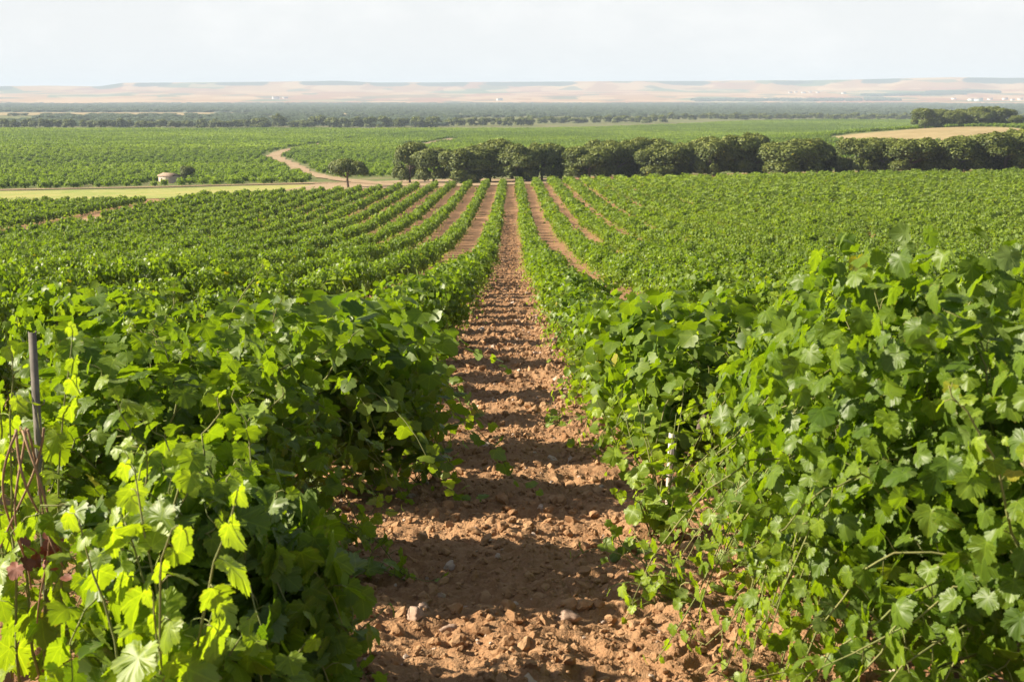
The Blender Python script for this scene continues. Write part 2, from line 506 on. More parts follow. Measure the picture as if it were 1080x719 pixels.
def strip(name, pts, width, mat, lift=0.06, kind="structure", step=3.0, rag=0.7):
    """a track draped on the ground along a polyline"""
    pts = np.array(pts, float)
    seg = np.linalg.norm(np.diff(pts, axis=0), axis=1); s = np.concatenate([[0], np.cumsum(seg)])
    n = max(8, int(s[-1] / step))
    u = np.linspace(0, s[-1], n)
    fx = pchip(s, pts[:, 0]); fy = pchip(s, pts[:, 1])
    P = np.stack([np.interp(u, s, pts[:, 0]), np.interp(u, s, pts[:, 1])], -1)
    ker = np.ones(5) / 5
    for c in (0, 1):
        q = np.pad(P[:, c], 2, mode='edge'); P[:, c] = np.convolve(q, ker, 'valid')
    T = np.gradient(P, axis=0); T /= np.linalg.norm(T, axis=1)[:, None]
    Nn = np.stack([-T[:, 1], T[:, 0]], -1)
    w = np.interp(u, s, np.broadcast_to(np.asarray(width, float), s.shape))
    lat = np.linspace(-0.5, 0.5, 7)
    jit = 1 + rag * (vnoise(u[:, None] * 0.15 + lat[None, :] * 0, lat[None, :] * 40, 77) - 0.5) * (np.abs(lat[None, :]) > 0.4)
    X = P[:, 0, None] + Nn[:, 0, None] * lat * w[:, None] * jit
    Y = P[:, 1, None] + Nn[:, 1, None] * lat * w[:, None] * jit
    return tag(link(name, grid_mesh(name, X, Y, H(X, Y) + lift, mat)), kind=kind)

def patch(name, x0, x1, f0, f1, mat, lift=0.05, nx=60, ny=24):
    """a field between two far edges f0(x), f1(x)"""
    xs = np.linspace(x0, x1, nx); t = np.linspace(0, 1, ny)
    X = np.repeat(xs[None, :], ny, 0)
    Y = f0(xs)[None, :] * (1 - t[:, None]) + f1(xs)[None, :] * t[:, None]
    return tag(link(name, grid_mesh(name, X, Y, H(X, Y) + lift, mat)), kind="structure")

def belt_d(x): return 288 - 0.42 * np.clip(np.asarray(x, float) + 20, 0, 100) * 0.65

TRACK_FAR = [(-16, 262), (-30, 300), (-44, 345), (-57, 394), (-72, 470), (-93, 556), (-99, 620), (-97, 717), (-92, 842), (-60, 1000)]
patch("grass_field", -260, -30, lambda x: 234 + 0 * x, lambda x: 295 + 9 * fbm(x / 14., x * 0, 70, 4), M_DRYGRASS, 0.07)
patch("dirt_clearing", -42, 12, lambda x: 258 + 0 * x, lambda x: 316 - 0.5 * np.abs(x + 20), M_TRACK, 0.11)
strip("dirt_road", [(-330, 312), (-200, 309), (-90, 308), (-44, 312), (-20, 300)], 5.0, M_TRACK, 0.15)
strip("winding_track", TRACK_FAR, [4.5, 4.5, 4, 4, 4.5, 5.5, 4, 3, 2.5, 2.5], M_TRACK, 0.19)
strip("side_track", [(-46, 690), (-40, 760), (-34, 840)], 6.0, M_TRACK, 0.12)
strip("field_track", [(-52, 100), (-52, 128), (-52, 150), (-50.5, 185), (-46, 214), (-38, 238)], 4.6, M_TRACK, 0.10, step=2.0)
# stubble on the low rise beyond the pines
th = np.linspace(0, 2 * np.pi, 60); rr_ = np.linspace(0, 1, 14)
wob = 1 + 0.2 * np.sin(2 * th + 1) + 0.1 * np.sin(3 * th)
X = 172 + 32 * rr_[:, None] * (np.cos(th) * wob)[None, :]; Y = 592 + 62 * rr_[:, None] * (np.sin(th) * wob)[None, :]
tag(link("stubble_field", grid_mesh("stubble_field", X, Y, H(X, Y) + 0.12, M_STUBBLE)), kind="structure")

# hills and valley floor beyond the plain
ra = np.concatenate([np.linspace(5200, 11500, 150), np.linspace(11700, 15000, 10)])
an = np.radians(np.linspace(-34, 34, 620))
RR, AA = np.meshgrid(ra, an, indexing='ij')
deg = np.degrees(AA)
u = 540 + 1500 * np.tan(AA)                       # only used as an angular coordinate
top = np.interp(u, [-400, 0, 60, 110, 135, 200, 360, 400, 520, 700, 860, 1000, 1090, 1500], [58, 64, 70, 66, 88, 92, 104, 92, 98, 104, 108, 122, 118, 110])
rim = 9500 + 260 * (fbm(deg * 0.42, deg * 0 + 2.5, 5, 4) - 0.5) * 2
t1 = smooth(0, 1, (RR - 5600) / (rim - 5600)) ** 1.1
t2 = smooth(-700, 350, RR - rim)
rough_ = (fbm(GXs := RR * np.sin(AA) / 900., RR * np.cos(AA) / 900., 41, 5) - 0.5)
HZ = -28.2 + (top + 28) * (0.52 * t1 + 0.48 * t2) + 16 * rough_ * t1 * (1 - 0.75 * t2)
HZ = np.where(RR > 11600, HZ - (RR - 11600) * 0.01, HZ)
HZ = HZ - 3.0 * (1 - smooth(5200, 5700, RR))
wood = np.clip(0.20 + 0.75 * np.exp(-((RR - rim - 60) / 260.) ** 2) * (0.15 + 0.85 * smooth(0.35, 0.65, fbm(deg * 0.55, deg * 0, 61, 3))) + 0.55 * (RR < 5950), 0, 1)
tag(link("hills", grid_mesh("hills", RR * np.sin(AA), RR * np.cos(AA), HZ, M_HILL, {'wood': wood.ravel()})), kind="structure")
def hill_z(x, y):
    r = math.hypot(x, y); a = math.atan2(x, y)
    i = min(len(ra) - 1, max(0, int(np.searchsorted(ra, r)))); j = min(len(an) - 1, int(np.searchsorted(an, a)))
    return float(HZ[i, j])

# ------------------------------------------------------------------ scatter (only for what nobody could count)
def scatter(name, P, rot, scl, protos, label, cat):
    pc = bpy.data.collections.new(name + " sources")
    for me in protos:
        o = bpy.data.objects.new(name + "_source", me); pc.objects.link(o)
    me = bpy.data.meshes.new(name)
    P = np.asarray(P, np.float32); n = len(P)
    me.vertices.add(n); me.vertices.foreach_set("co", P.ravel())
    a = me.attributes.new("rot", 'FLOAT_VECTOR', 'POINT'); a.data.foreach_set("vector", np.asarray(rot, np.float32).ravel())
    a = me.attributes.new("scl", 'FLOAT_VECTOR', 'POINT'); a.data.foreach_set("vector", np.asarray(scl, np.float32).ravel())
    a = me.attributes.new("idx", 'INT', 'POINT'); a.data.foreach_set("value", RNG.integers(0, len(protos), n).astype(np.int32))
    o = link(name, me)
    g = bpy.data.node_groups.new(name, 'GeometryNodeTree')
    g.interface.new_socket("Geometry", in_out='INPUT', socket_type='NodeSocketGeometry')
    g.interface.new_socket("Geometry", in_out='OUTPUT', socket_type='NodeSocketGeometry')
    gi = g.nodes.new("NodeGroupInput"); go = g.nodes.new("NodeGroupOutput")
    ci = g.nodes.new("GeometryNodeCollectionInfo"); ci.inputs['Collection'].default_value = pc
    ci.inputs['Separate Children'].default_value = True; ci.inputs['Reset Children'].default_value = True
    ip = g.nodes.new("GeometryNodeInstanceOnPoints"); ip.inputs['Pick Instance'].default_value = True
    def na(nm, ty):
        q = g.nodes.new("GeometryNodeInputNamedAttribute"); q.data_type = ty; q.inputs['Name'].default_value = nm
        return q.outputs['Attribute']
    er = g.nodes.new("FunctionNodeEulerToRotation")
    g.links.new(na("rot", 'FLOAT_VECTOR'), er.inputs[0]); g.links.new(er.outputs[0], ip.inputs['Rotation'])
    g.links.new(na("scl", 'FLOAT_VECTOR'), ip.inputs['Scale']); g.links.new(na("idx", 'INT'), ip.inputs['Instance Index'])
    g.links.new(gi.outputs[0], ip.inputs['Points']); g.links.new(ci.outputs[0], ip.inputs['Instance'])
    g.links.new(ip.outputs[0], go.inputs[0])
    md = o.modifiers.new("scatter", 'NODES'); md.node_group = g
    return tag(o, label, cat, kind="stuff")

# ------------------------------------------------------------------ grape leaves
def leaf_template(level):
    half = [(0.0, 0.0), (0.09, -0.12), (0.26, -0.18), (0.42, -0.09), (0.53, 0.06), (0.49, 0.15), (0.47, 0.23),
            (0.56, 0.32), (0.61, 0.47), (0.50, 0.56), (0.37, 0.61), (0.34, 0.75), (0.19, 0.88), (0.0, 0.98)]
    if level == 'hi':
        pts = []
        for a, b in zip(half[:-1], half[1:]):
            a = np.array(a); b = np.array(b); d = b - a
            nrm = np.array([d[1], -d[0]])
            pts.append(a)
            if np.linalg.norm(a) > 0.1:
                pts.append(a + d * 0.42 + nrm * 0.24)
                pts.append(a + d * 0.58 - nrm * 0.10)
        pts.append(np.array(half[-1]))
        half = [tuple(p) for p in pts]
    elif level == 'lo':
        half = [(0.0, 0.0), (0.40, -0.14), (0.40, 0.20), (0.56, 0.44), (0.26, 0.58), (0.0, 1.0)]
    elif level == 'min':
        V = np.array([[0, -0.08, 0], [0.5, 0.38, -0.06], [0, 1, -0.18], [-0.5, 0.38, -0.06]], float)
        return V, np.array([[0, 1, 2], [0, 2, 3]]), V[:, :2]
    right = half; left = [(-x, y) for x, y in half[-2:0:-1]]
    out = np.array(right + left); n = len(out)
    c = np.array([0, 0.22])
    if level == 'hi':
        ring = c + (out - c) * 0.55
        V2 = np.concatenate([[c], ring, out])
        j = np.arange(n); j2 = (j + 1) % n
        F = np.concatenate([np.stack([0 * j, 1 + j, 1 + j2], -1), np.stack([1 + j, 1 + n + j, 1 + n + j2], -1), np.stack([1 + j, 1 + n + j2, 1 + j2], -1)])
    else:
        V2 = np.concatenate([[c], out])
        j = np.arange(n); j2 = (j + 1) % n
        F = np.stack([0 * j, 1 + j, 1 + j2], -1)
    return np.concatenate([V2, np.zeros((len(V2), 1))], 1), F, V2

LEAF = {k: leaf_template(k) for k in ('hi', 'mid', 'lo', 'min')}

def unit(v): return v / (np.linalg.norm(v, axis=-1, keepdims=True) + 1e-9)

def place_leaves(parts, level, P, Nrm, Tip, size, young, rng):
    T, F, uv = LEAF[level]
    n = len(P)
    Nrm = unit(Nrm); Tip = unit(Tip - Nrm * np.sum(Tip * Nrm, 1, keepdims=True)); Sd = np.cross(Tip, Nrm)
    fold = rng.uniform(-0.25, 0.45, n); droop = rng.uniform(-0.05, 0.6, n); curl = rng.uniform(-0.3, 0.3, n)
    asp = rng.uniform(0.9, 1.15, n)
    x = T[None, :, 0] * asp[:, None]; y = np.repeat(T[None, :, 1], n, 0)
    z = T[None, :, 2] + fold[:, None] * np.abs(x) - droop[:, None] * y * y - 0.55 * np.abs(fold)[:, None] * x * x + curl[:, None] * x * y
    if level == 'hi':
        ph = rng.uniform(0, 6.28, (n, 1))
        z = z + 0.035 * np.sin(9 * x + ph) * np.cos(8 * y + 2 * ph)
    V = P[:, None, :] + size[:, None, None] * (x[..., None] * Sd[:, None] + y[..., None] * Tip[:, None] + z[..., None] * Nrm[:, None])
    k = T.shape[0]
    FF = (F[None] + (np.arange(n) * k)[:, None, None]).reshape(-1, 3)
    r = rng.uniform(0, 1, n)
    uv3 = np.tile(np.concatenate([uv, np.zeros((k, 1))], 1), (n, 1))
    parts.add(V.reshape(-1, 3), FF, rnd=np.repeat(r, k), young=np.repeat(np.clip(young, 0, 1), k), luv=uv3)

def shoots_to_leaves(canes, rng, gap, size, centre_fn, droopy=1.0):
    """leaves set alternately along each cane"""
    P, Nn, Tp, Sz, Yg, Pet = [], [], [], [], [], []
    for c in canes:
        seg = np.linalg.norm(np.diff(c, axis=0), axis=1); s = np.concatenate([[0], np.cumsum(seg)])
        n = max(3, int((s[-1] - 0.08) / gap))
        u = np.linspace(0.08, s[-1], n) + rng.normal(0, gap * 0.2, n)
        t = np.clip(u / s[-1], 0, 1)
        p = np.stack([np.interp(u, s, c[:, k]) for k in range(3)], -1)
        tg = unit(np.stack([np.interp(u, s, np.gradient(c[:, k])) for k in range(3)], -1))
        outw = centre_fn(p)
        side = unit(np.cross(tg, rng.normal(0, 1, (n, 3))))
        pd = unit(side * 1.0 + outw * 0.6 + np.array([0, 0, 0.35]))
        pl = rng.uniform(0.03, 0.10, n) * (1 - 0.6 * t)
        q = p + pd * pl[:, None]
        nn = unit(outw * 0.9 + np.array([0, 0, 0.36]) + SUNV * 0.25 + rng.normal(0, 0.62, (n, 3)))
        tip = outw * 0.45 + pd * 0.3 + np.array([0, 0, -0.9 * droopy]) + rng.normal(0, 0.4, (n, 3))
        P.append(q); Nn.append(nn); Tp.append(tip)
        Sz.append(size * (1 - 0.55 * t ** 2.2) * rng.uniform(0.72, 1.15, n))
        Yg.append(np.clip(t ** 2.5 * 0.75 + rng.normal(0.02, 0.12, n), 0, 1))
        Pet.append(np.stack([p, q], 1))
    return [np.concatenate(a) for a in (P, Nn, Tp, Sz, Yg, Pet)]

def vine_canes(rng, n, L=0.9, height=1.0, width=1.0):
    canes = []
    for i in range(n):
        y0 = rng.uniform(-L, L)
        st = np.array([rng.normal(0, 0.05), y0, 0.60 + rng.normal(0, 0.05)])
        side = 1 if rng.random() < 0.5 else -1
        a = rng.normal(0, 0.7)
        hd = np.array([side * math.cos(a), math.sin(a), 0])
        if abs(y0) > 0.65 * L and rng.random() < 0.5: hd[1] = abs(hd[1]) * np.sign(y0)
        kind = rng.random()
        ln = rng.uniform(0.85, 1.45)
        topcut = rng.uniform(0.52, 0.74)
        if kind > 0.86:          # low shoots that hang to the ground
            st = st * [1, 1, 0.55 + 0.3 * rng.random()]
            up, hh, dr = rng.uniform(0.1, 0.5), rng.uniform(0.4, 0.7), rng.uniform(0.6, 1.0)
        elif kind < 0.34: ln *= topcut; up, hh, dr = rng.uniform(0.72, 0.98), rng.uniform(0.1, 0.4), rng.uniform(0.10, 0.38)
        elif kind < 0.70: up, hh, dr = rng.uniform(0.65, 1.0), rng.uniform(0.35, 0.66), rng.uniform(0.75, 1.4)
        else: up, hh, dr = rng.uniform(0.1, 0.5), rng.uniform(0.35, 0.6), rng.uniform(0.5, 0.9)
        t = np.linspace(0, 1, 11)
        wig = np.cumsum(rng.normal(0, 0.018, (11, 3)), 0)
        p = st + wig + hd * (hh * width * ln * t ** 0.85)[:, None]
        p[:, 2] += height * (up * ln * t - dr * ln * t * t)
        p[:, 2] = np.maximum(p[:, 2], 0.07 + 0.05 * rng.random())
        canes.append(p)
    return canes

def vine_out(p):
    o = p - np.stack([0 * p[:, 0], p[:, 1] * 0.75, np.full(len(p), 0.75)], -1)
    return unit(o * np.array([1, 1, 0.8]))

def trunk_mesh(rng, name):
    pt = Parts()
    z = np.linspace(-0.08, 0.6, 9)
    path = np.stack([0.04 * np.sin(z * 6 + rng.uniform(0, 6)) + rng.normal(0, 0.01, 9), 0.04 * np.sin(z * 5 + rng.uniform(0, 6)), z], -1)
    pt.add(*tube(path, 0.045 * (1 - 0.25 * (z / 0.6)) + rng.normal(0, 0.004, 9), 8))
    for s in (-1, 1):
        t = np.linspace(0, 1, 7)
        arm = path[-1] + np.stack([0.05 * np.sin(5 * t + rng.uniform(0, 6)), s * 0.85 * t, 0.05 * np.sin(3 * t)], -1)
        pt.add(*tube(arm, 0.032 * (1 - 0.5 * t), 6))
    return pt.mesh(name, [M_BARK])

def vine_meshes(seed, level, ncane, gap, size, nfill, canes=True, L=0.62, mat=None, height=1.0, width=1.0):
    rng = np.random.default_rng(seed)
    cs = vine_canes(rng, ncane, L, height, width)
    P, Nn, Tp, Sz, Yg, Pet = shoots_to_leaves(cs, rng, gap, size, vine_out)
    keep = P[:, 2] > 0.04
    P, Nn, Tp, Sz, Yg, Pet = P[keep], Nn[keep], Tp[keep], Sz[keep], Yg[keep], Pet[keep]
    pt = Parts()
    place_leaves(pt, level, P, Nn, Tp, Sz, Yg, rng)
    if nfill:
        v = rng.normal(0, 1, (nfill, 3)); v = unit(v); v = np.sign(v) * np.abs(v) ** 0.7 * rng.uniform(0.35, 1.0, (nfill, 1))
        q = v * np.array([0.56 * width, L + 0.12, 0.58 * height]) + np.array([0, 0, 0.74 * height])
        q[:, 0] += 0.10 * np.sin(q[:, 1] * 5 + seed); q[:, 2] += 0.07 * np.sin(q[:, 1] * 7 + 2 * seed)
        place_leaves(pt, level, q, vine_out(q) + rng.normal(0, 0.75, (nfill, 3)), rng.normal(0, 0.5, (nfill, 3)) + [0, 0, -1.0], np.full(nfill, size) * rng.uniform(0.75, 1.1, nfill), rng.uniform(0, 0.25, nfill), rng)
    fol = pt.mesh("vine foliage", [mat or M_LEAF])
    cane_me = None
    if canes:
        ct = Parts()
        for c in cs: ct.add(*tube(c, np.linspace(0.0046, 0.0018, len(c)), 4))
        if level == 'hi':
            for a, b in Pet: ct.add(*tube([a, (a + b) / 2 + [0, 0, 0.008], b], 0.0016, 3))
        cane_me = ct.mesh("vine shoots", [M_CANE])
    return fol, cane_me, trunk_mesh(rng, "vine trunk")

HI = [vine_meshes(100 + i, 'hi', 118, 0.042, 0.078, 2000, L=0.8, width=1.06) for i in range(5)]
HIR = vine_meshes(150, 'hi', 175, 0.037, 0.066, 3200, L=1.05, width=1.12, height=1.14)
MIDV = [vine_meshes(200 + i, 'mid', 86, 0.050, 0.093, 1100) for i in range(6)]
LOV = [vine_meshes(300 + i, 'lo', 58, 0.085, 0.130, 620, canes=False, width=1.02, L=0.6) for i in range(6)]
FARV = [vine_meshes(400 + i, 'min', 48, 0.13, 0.20, 260, canes=False, mat=M_LEAF_FAR)[0] for i in range(6)]
TINYV = [vine_meshes(450 + i, 'min', 24, 0.24, 0.34, 90, canes=False, mat=M_LEAF_FAR)[0] for i in range(5)]

# ------------------------------------------------------------------ vine positions
SPACE = 2.55
def row_x(k): return PX0 + 1.5 + 3.0 * k if k >= 0 else PX0 - 1.5 + 3.0 * (k + 1)      # k >= 0 right of the path, k < 0 left of it

def in_view(x, y, margin=0.0):
    return y > 0 and abs(x) < (0.36 + margin) * y + 0.9

def field_end(x):
    return float(np.clip(belt_d(x) - 14 - 38 * smooth(10, -40, x), 200, 300))

near, rest = [], []
for k in range(-17, 46):
    x = row_x(k)
    r = random.Random(k * 31 + 5)
    y = -14 + r.uniform(0, SPACE)
    if k == -1: y = 6.55
    if k == 0: y = 4.55
    end = field_end(x) + r.uniform(-1.5, 1.5)
    while y < end:
        if k == 0 and 3 < y < 6: special = 1.2
        else: special = 1.0
        skip = (r.random() < 0.03 and k not in (-1, 0)) or (k == -1 and y < 6.5)
        if not skip and not (abs(y) < 2.6 and abs(x) < 2.2):
            rec = dict(k=k, x=x + r.uniform(-0.08, 0.08), y=y, flip=r.random() < 0.5, rz=r.uniform(-0.09, 0.09), sc=r.uniform(0.78, 1.1) * special, sx=r.uniform(0.9, 1.2), rr=r.random())
            if k in (-1, 0) and y < 14: rec['sx'] = 1.12 if k == 0 else 1.25; rec['sc'] = max(rec['sc'], 1.02)
            if k == 0 and y < 6: rec['sx'] = 1.0; rec['sc'] = 1.04; rec['rz'] = 0.0
            if k > 0: rec['x'] += r.uniform(-0.2, 0.2)
            elif y > 30: rec['x'] += r.uniform(-0.12, 0.12)
            if k == 0 and 6 < y < 7: rec['sx'] = 0.95; rec['x'] += 0.24
            if k == 0 and 9 < y < 11: rec['sx'] = 1.25; rec['x'] -= 0.08
            if k >= 1 and y > 80: rec['sx'] *= 1 + 0.35 * float(smooth(80, 140, y)) * min(1, 0.4 * k)
            if k < -1: rec['sx'] *= 0.84; rec['sc'] *= 1.02
            if k == -1 and 7 < y < 15: rec['sx'] = 1.42; rec['x'] += 0.22
            if y > 3.2 and in_view(rec['x'], y): near.append(rec)
            elif in_view(rec['x'], y, 0.16) or (y < 60 and abs(x) < 26 and k < 0): rest.append(rec)
        y += SPACE * (r.uniform(0.86, 1.14)) + (0.001 if k else 0)
        if k == 0 and 6.2 < y < 7.6: y = 6.5
        if k == 0 and 8.0 < y < 9.9: y = 9.7
near.sort(key=lambda v: v['x'] ** 2 + v['y'] ** 2)
indiv, more = near[:300], near[300:]

ORD = ["", "first", "second", "third", "fourth", "fifth", "sixth", "seventh", "eighth", "ninth", "tenth", "eleventh", "twelfth", "thirteenth", "fourteenth", "fifteenth", "sixteenth", "seventeenth", "eighteenth", "nineteenth", "twentieth"]
def ordinal(n):
    if n <= 20: return ORD[n]
    tens = {2: "twenty", 3: "thirty", 4: "forty", 5: "fifty"}[n // 10]
    return tens + "-" + ORD[n % 10] if n % 10 else {2: "twentieth", 3: "thirtieth", 4: "fortieth", 5: "fiftieth"}[n // 10]

PROTO = {}
def build_vine(meshes, key):
    """first use builds the thing with its parts, later uses copy it"""
    if key in PROTO: return copy_tree(PROTO[key])
    fol, cane, trk = meshes
    root = empty("grapevine", (0, 0, 0))
    link("trunk", trk, root)
    if cane is not None: link("shoots", cane, root)
    link("foliage", fol, root)
    PROTO[key] = root
    return root

count = {}
for i, v in enumerate(sorted(indiv, key=lambda v: v['y'])):
    d = math.hypot(v['x'], v['y'])
    if v['k'] == 0 and v['y'] < 6: key = ('hir', 0); ms = HIR
    elif d < 8.8: key = ('hi', i % len(HI)); ms = HI[key[1]]
    elif d < 30: key = ('mid', i % len(MIDV)); ms = MIDV[key[1]]
    else: key = ('lo', i % len(LOV)); ms = LOV[key[1]]
    root = build_vine(ms, key)
    root.location = (v['x'], v['y'], Hf(v['x'], v['y']))
    root.rotation_euler = (0, 0, v['rz'] + (math.pi if v['flip'] else 0))
    root.scale = (v['sc'] * v['sx'], v['sc'], v['sc'])
    k = v['k']; count[k] = count.get(k, 0) + 1
    n = k + 1 if k >= 0 else -k
    side = "right" if k >= 0 else "left"
    look = ["leafy", "bushy", "sprawling"][i % 3]
    if n == 1: lab = f"{look} grapevine, {ordinal(count[k])} from the near end of the row edging the dirt path's {side}"
    else: lab = f"{look} green grapevine, {ordinal(count[k])} visible along the {ordinal(n)} row {side} of the dirt path"
    tag(root, lab, "grapevine", "grapevines planted in rows on the slope")

def vine_cloud(recs):
    P = np.array([[v['x'], v['y'], 0] for v in recs]); P[:, 2] = H(P[:, 0], P[:, 1])
    rot = np.array([[0, 0, v['rz'] + (math.pi if v['flip'] else 0)] for v in recs])
    sc = np.array([[v['sc'] * v['sx'], v['sc'], v['sc']] for v in recs])
    return P, rot, sc
a = [v for v in more if v['y'] < 140] + [v for v in rest if v['y'] < 140]
b = [v for v in more if v['y'] >= 140] + [v for v in rest if v['y'] >= 140]
scatter("vineyard_rows", *vine_cloud(a), FARV, "green vine rows running down the slope beyond the nearest vines", "vineyard")
scatter("lower_vineyard_rows", *vine_cloud(b), TINYV, "small vine rows at the foot of the slope before the pines", "vineyard")

# small block of vines beyond the field track on the left
rec = []
for k in range(14):
    x = -57 - 3 * k
    y = 105 + RNG.uniform(0, 2)
    while y < 222 - 0.25 * k:
        rec.append(dict(x=x, y=y, flip=RNG.random() < 0.5, rz=RNG.uniform(-.1, .1), sc=RNG.uniform(.85, 1.1), sx=RNG.uniform(.9, 1.1)))
        y += SPACE
scatter("side_vineyard", *vine_cloud(rec), TINYV, "dark green block of vines left of the pale field track", "vineyard")

# ------------------------------------------------------------------ vineyards of the plain
def dist_to_line(P, line):
    best = np.full(len(P), 1e9)
    L = np.array(line, float)
    for a, b in zip(L[:-1], L[1:]):
        ab = b - a; t = np.clip(((P - a) @ ab) / (ab @ ab), 0, 1)
        best = np.minimum(best, np.linalg.norm(P - (a + t[:, None] * ab), axis=1))
    return best

HUT = (-80.5, 336.0)
def plain_mask(P):
    x, y = P[:, 0], P[:, 1]
    m = np.abs(x) < 0.43 * y
    m &= y > np.where(x < -30, 315, belt_d(x) + 42)
    m &= ~((x > -46) & (x < 20) & (y < 345))
    w = np.interp(y, [260, 400, 560, 640, 900], [3.5, 3.4, 4.4, 3.5, 2.8])
    m &= dist_to_line(P, TRACK_FAR) > w
    m &= dist_to_line(P, [(-46, 690), (-40, 760), (-34, 840)]) > 5.5
    m &= ~((np.abs(x - HUT[0]) < 5.5) & (y > HUT[1] - 17) & (y < HUT[1] + 5))
    m &= np.hypot((x - 172) / 38., (y - 592) / 70.) > 1.0
    far = np.where(x < 0, 1165, 1165 + 480 * smooth(0, 350, x)) - 30 * fbm(x / 60., y * 0, 90, 2)
    m &= y < far
    gap = np.abs(((y + 0.22 * x) % 131.0) - 60) < 2.4                     # lanes between blocks
    m &= ~((y > 380) & gap)
    return m

def plain_rows(y0, y1, row, step, ang):
    ca, sa = math.cos(ang), math.sin(ang)
    ext = 0.46 * y1 + 200
    u = np.arange(-ext - 200, ext + 200, step); v = np.arange(y0 - 260, y1 + 260, row)
    U, Vv = np.meshgrid(u, v)
    U = U + RNG.uniform(-0.5, 0.5, U.shape) * step
    Vv = Vv + RNG.uniform(-0.1, 0.1, Vv.shape) * row
    P = np.stack([(U * ca - Vv * sa).ravel(), (U * sa + Vv * ca).ravel()], -1)
    P = P[(P[:, 1] >= y0) & (P[:, 1] < y1)]
    P = P[plain_mask(P)]
    P = P[RNG.random(len(P)) > 0.04]
    n = len(P)
    rot = np.zeros((n, 3)); rot[:, 2] = ang + math.pi / 2 + RNG.choice([0, math.pi], n) + RNG.normal(0, .1, n)
    return np.concatenate([P, H(P[:, 0], P[:, 1])[:, None]], 1), rot
SEGV = []
for i in range(4):
    rng = np.random.default_rng(700 + i)
    n = 190
    q = np.stack([rng.normal(0, 0.5, n), rng.uniform(-3, 3, n), 0.2 + 1.25 * rng.random(n) ** 0.6], -1)
    pt = Parts(); place_leaves(pt, 'min', q - [0, 0, 0.2], unit(np.stack([q[:, 0] * 1.2, rng.normal(0, .3, n), np.full(n, .6)], -1) + rng.normal(0, .4, (n, 3))), rng.normal(0, .5, (n, 3)) + [0, 0, -.5], rng.uniform(0.4, 0.75, n), rng.uniform(0, .35, n), rng)
    SEGV.append(pt.mesh("vine row piece", [M_LEAF_FAR]))
P, rot = plain_rows(250, 640, 4.2, 3.1, R(14))
sc = np.repeat(RNG.uniform(0.95, 1.4, (len(P), 1)), 3, 1)
scatter("plain_vineyard", P, rot, sc, TINYV, "broad green vineyard on the plain round the small hut", "vineyard")
P, rot = plain_rows(640, 1660, 6.0, 7.0, R(14))
sc = np.repeat(RNG.uniform(0.85, 1.2, (len(P), 1)), 3, 1)
scatter("distant_vineyard", P, rot, sc, SEGV, "pale green vineyards across the far plain before the treeline", "vineyard")

# ------------------------------------------------------------------ pines
def crown_mesh(seed, rx, rz, nl, ntuft, tuft, flat=0.35, mat=None, skirt=0.0):
    """umbrella pine crown: tufts of needles over several boughs"""
    rng = np.random.default_rng(seed)
    lobes = []
    for i in range(nl):
        a = rng.uniform(0, 2 * np.pi); r = rx * math.sqrt(rng.random()) * 0.66
        lobes.append((r * math.cos(a), r * math.sin(a), rz * (rng.uniform(0.35, 0.72) - 0.28 * (r / rx) ** 2), rx * rng.uniform(0.30, 0.46), rz * rng.uniform(0.28, 0.42)))
    lobes.append((0, 0, rz * 0.3, rx * 0.8, rz * 0.5))
    if skirt:
        for i in range(nl // 2):
            a = rng.uniform(0, 2 * np.pi); r = rx * rng.uniform(0.4, 0.7)
            lobes.append((r * math.cos(a), r * math.sin(a), -skirt * rng.uniform(0.2, 0.9) * rz, rx * rng.uniform(0.22, 0.34), rz * 0.3))
    lobes = np.array(lobes)
    li = rng.integers(0, len(lobes), ntuft)
    v = unit(rng.normal(0, 1, (ntuft, 3))); v[:, 2] = np.where(v[:, 2] < -0.4, -v[:, 2], v[:, 2])
    rad_ = rng.uniform(0.84, 1.05, (ntuft, 1))
    L = lobes[li]
    Pp = L[:, :3] + v * rad_ * np.stack([L[:, 3], L[:, 3], L[:, 4]], -1)
    pt = Parts()
    n3 = 3
    for j in range(n3):
        nn = unit(v + rng.normal(0, 0.42, (ntuft, 3))); tp = unit(v * 0.6 + rng.normal(0, 0.8, (ntuft, 3)) + [0, 0, 0.3])
        place_leaves(pt, 'min', Pp + rng.normal(0, tuft * 0.3, (ntuft, 3)), nn, tp, tuft * rng.uniform(0.6, 1.2, ntuft), np.clip(rng.normal(0.12, 0.16, ntuft) + 0.45 * np.clip(v[:, 2], 0, 1), 0, 1), rng)  # upward tufts paler: sunlit tops are painted into the colour
    return pt.mesh("pine crown", [mat or M_PINE])

def pine_trunk(seed, h, r, spread, nb=6):
    rng = np.random.default_rng(seed)
    pt = Parts()
    z = np.linspace(-0.2, h, 8)
    lean = rng.normal(0, 0.04, 2)
    path = np.stack([lean[0] * z + 0.08 * np.sin(z), lean[1] * z + 0.06 * np.cos(z), z], -1)
    pt.add(*tube(path, r * (1 - 0.35 * np.clip(z / h, 0, 1)), 8))
    for i in range(nb):
        a = i * 2.4 + rng.uniform(0, 1); t = np.linspace(0, 1, 6)
        b0 = path[-1 - (i % 3)]
        br = b0 + np.stack([math.cos(a) * spread * t, math.sin(a) * spread * t, 0.55 * spread * t ** 0.8], -1)
        pt.add(*tube(br, r * 0.5 * (1 - 0.75 * t), 6))
    return pt.mesh("pine trunk", [M_PBARK])

